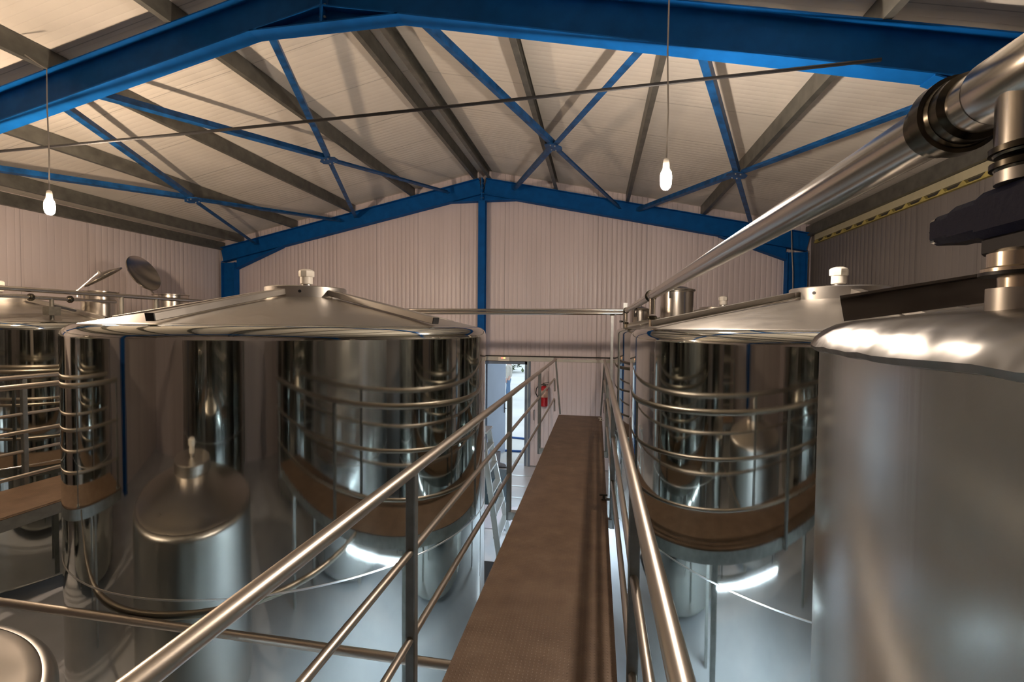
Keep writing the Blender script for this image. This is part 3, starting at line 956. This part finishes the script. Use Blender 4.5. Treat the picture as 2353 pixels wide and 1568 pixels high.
# boot by the doorway
bt = thing('rubber_boot', 'grey boot standing on the floor just inside the open door', 'boot', (-2.02, 9.85, 0))
MB().lathe([(0.0, 0.09), (0.052, 0.09), (0.055, 0.13), (0.062, 0.24), (0.068, 0.34), (0.060, 0.34), (0.055, 0.12)], (-2.07, 9.85, 0), seg=20).build('shaft', M['boot'], bt)
MB().tube([(-2.12, 9.85, 0.055), (-2.07, 9.85, 0.06), (-2.0, 9.85, 0.055), (-1.93, 9.845, 0.045), (-1.89, 9.84, 0.040)], [0.042, 0.055, 0.050, 0.045, 0.028], 14).build('foot', M['boot'], bt)
MB().box((-2.16, 9.81, 0.0), (-1.865, 9.89, 0.018)).build('sole', M['black'], bt)

# blue hoses lying outside the door
for k, (y, lab) in enumerate(((12.55, 'farther blue hose lying on the yard outside the door'), (11.35, 'nearer blue hose lying on the yard outside the door'))):
    pts = [(-3.6 + i * 0.22, y + 0.10 * math.sin(i * 0.55 + k) - 0.05 * i * k * 0.3, 0.022) for i in range(16)]
    o = MB().tube(pts, 0.028, 10).build('blue_hose', M['hose_blue'])
    tag(o, lab, 'hose', 'blue hoses in the yard')

# thin pale strips across the floor behind the walkway foot
for k, y in enumerate((9.35, 8.72, 8.12, 7.55)):
    o = MB().box((-1.9, y, 0.0005), (-0.95, y + 0.05, 0.004)).build('pale_floor_strip', M['alu'])
    tag(o, 'thin pale strip across the floor, %s counted from the open door' % ('first', 'second', 'third', 'fourth')[k], 'floor strip', 'pale strips on the floor')

# grey wire down the right far column
o = MB().tube([(3.655, 9.88, EYE + 1.93), (3.67, 9.87, EYE + 1.5), (3.70, 9.88, EYE + 1.1), (3.71, 9.88, EYE + 0.6), (3.71, 9.88, 0.3)], 0.010, 8).build('wire', M['cord'])
tag(o, 'pale wire hanging down the right column of the far frame', 'wire')

# yard outside both doors
struct(MB().box((-40, FAR + 0.12, -0.25), (30, 60, -0.005)).build('ground', M['ground']))


# ------------------------------------------------------------------ person in the yard
def skin_mesh(name, chains, mat, parent, root=0, sub=2):
    """chains: list of lists of (x, y, z, radius); equal points are welded."""
    import bmesh
    bm = bmesh.new()
    lay = bm.verts.layers.skin.verify()
    seen = {}
    off = Vector(parent.location)
    for ch in chains:
        prev = None
        for (x, y, z, r_) in ch:
            key = (round(x, 4), round(y, 4), round(z, 4))
            if key not in seen:
                v = bm.verts.new(Vector((x, y, z)) - off)
                v[lay].radius = (r_, r_) if not isinstance(r_, tuple) else r_
                seen[key] = v
                if len(seen) == 1:
                    v[lay].use_root = True
            v = seen[key]
            if prev is not None and prev is not v and not any(v in e.verts for e in prev.link_edges):
                bm.edges.new((prev, v))
            prev = v
    me = bpy.data.meshes.new(name)
    bm.to_mesh(me)
    bm.free()
    me.materials.append(mat)
    o = bpy.data.objects.new(name, me)
    COL.objects.link(o)
    o.parent = parent
    m = o.modifiers.new('skin', 'SKIN')
    m.use_smooth_shade = True
    s = o.modifiers.new('sub', 'SUBSURF')
    s.levels = s.render_levels = sub
    return o


def person(px, py):
    t = thing('person', 'person in a beige jacket and blue jeans standing in the yard outside the door', 'person', (px, py, 0))
    def q(x, y, z, r_):
        return (px + x, py + y, z, r_)
    pel = q(0, 0, 0.95, 0.13)
    # facing left in the view (-x), one arm hanging on the near side
    body = [[pel, q(0.01, 0, 1.10, 0.125), q(0.02, 0, 1.28, 0.15), q(0.02, 0, 1.42, 0.11), q(0.0, 0, 1.50, 0.055), q(-0.015, 0, 1.56, 0.065), q(-0.02, 0, 1.63, 0.095), q(-0.01, 0, 1.70, 0.085), q(0.0, 0, 1.75, 0.05)]]
    for s in (-1, 1):
        fx = 0.05 if s < 0 else -0.06
        body.append([pel, q(0, s * 0.09, 0.88, 0.09), q(fx * 0.6, s * 0.10, 0.52, 0.06), q(fx, s * 0.10, 0.30, 0.05), q(fx + 0.02, s * 0.10, 0.09, 0.04), q(fx - 0.14, s * 0.10, 0.045, 0.035)])
        body.append([q(0.02, 0, 1.42, 0.11), q(0.02, s * 0.17, 1.40, 0.06), q(0.03, s * 0.22, 1.14, 0.045), q(-0.03, s * 0.22, 0.90, 0.034), q(-0.045, s * 0.22, 0.84, 0.035), q(-0.05, s * 0.22, 0.80, 0.030)])
    b = skin_mesh('body', body, M['skin'], t)
    hands = []
    for s in (-1, 1):
        for k in range(4):
            hands.append([q(-0.045 + (k - 1.5) * 0.018, s * 0.22, 0.80, 0.009), q(-0.055 + (k - 1.5) * 0.019, s * 0.215, 0.755, 0.008), q(-0.050 + (k - 1.5) * 0.018, s * 0.205, 0.72 + 0.006 * abs(k - 1.5), 0.007)])
        hands.append([q(-0.075, s * 0.215, 0.825, 0.010), q(-0.095, s * 0.205, 0.79, 0.009), q(-0.098, s * 0.20, 0.765, 0.008)])
    for i, h in enumerate(hands):
        skin_mesh('finger' if i % 5 < 4 else 'thumb', [h], M['skin'], t, sub=1)
    jk = [[q(0, 0, 0.90, 0.165), q(0.01, 0, 1.10, 0.160), q(0.02, 0, 1.28, 0.175), q(0.02, 0, 1.43, 0.12), q(0.005, 0, 1.49, 0.075)]]
    for s in (-1, 1):
        jk.append([q(0.02, 0, 1.43, 0.12), q(0.02, s * 0.175, 1.40, 0.078), q(0.03, s * 0.225, 1.14, 0.064), q(-0.028, s * 0.225, 0.91, 0.050)])
    skin_mesh('jacket', jk, M['jacket'], t)
    tr = [[q(0, 0, 0.95, 0.145), q(0, 0, 0.90, 0.14)]]
    for s in (-1, 1):
        fx = 0.05 if s < 0 else -0.06
        tr.append([q(0, 0, 0.90, 0.14), q(0, s * 0.09, 0.82, 0.105), q(fx * 0.6, s * 0.10, 0.52, 0.078), q(fx, s * 0.10, 0.30, 0.068), q(fx + 0.02, s * 0.10, 0.10, 0.062)])
    skin_mesh('trousers', tr, M['denim'], t)
    for s in (-1, 1):
        fx = 0.05 if s < 0 else -0.06
        skin_mesh('shoe', [[q(fx + 0.05, s * 0.10, 0.05, 0.048), q(fx - 0.04, s * 0.10, 0.05, 0.05), q(fx - 0.16, s * 0.10, 0.04, 0.04)]], M['shoe'], t, sub=1)
    skin_mesh('hair', [[q(0.01, 0, 1.655, 0.09), q(0.012, 0, 1.71, 0.095), q(0.0, 0, 1.765, 0.06)]], M['hair'], t)
    skin_mesh('nose', [[q(-0.105, 0, 1.645, 0.012), q(-0.122, 0, 1.62, 0.014)]], M['skin'], t, sub=1)


person(-3.60, 19.2)

# low shrub and pole behind the person
o = MB().tube([(-5.35, 27.0, -0.005), (-5.35, 27.0, 2.6)], 0.04, 10).build('yard_pole', M['white_plastic'])
tag(o, 'thin white pole standing in the yard behind the person', 'pole')
sh = MB()
for i in range(260):
    a, b_, rr = random.uniform(0, 2 * PI), random.uniform(0, 1), random.uniform(0.3, 1.0)
    c_ = Vector((-6.4 + rr * 1.6 * math.cos(a), 31 + rr * 1.0 * math.sin(a), 0.1 + 1.6 * b_))
    d_ = Vector((random.uniform(-1, 1), random.uniform(-1, 1), random.uniform(-0.2, 1))).normalized() * 0.28
    e_ = d_.cross(Vector((0, 0, 1))).normalized() * 0.10
    sh.add([c_ - d_, c_ + e_, c_ + d_, c_ - e_], [(0, 1, 2, 3)])
st = thing('yard_shrub', 'leafy shrub at the far side of the yard behind the person', 'shrub', (-6.4, 31, 0))
sh.build('foliage', M['leaf'], st)
MB().tube([(-6.4, 31, 0), (-6.35, 31, 1.2)], 0.05, 8).build('stem', M['dark_steel'], st)
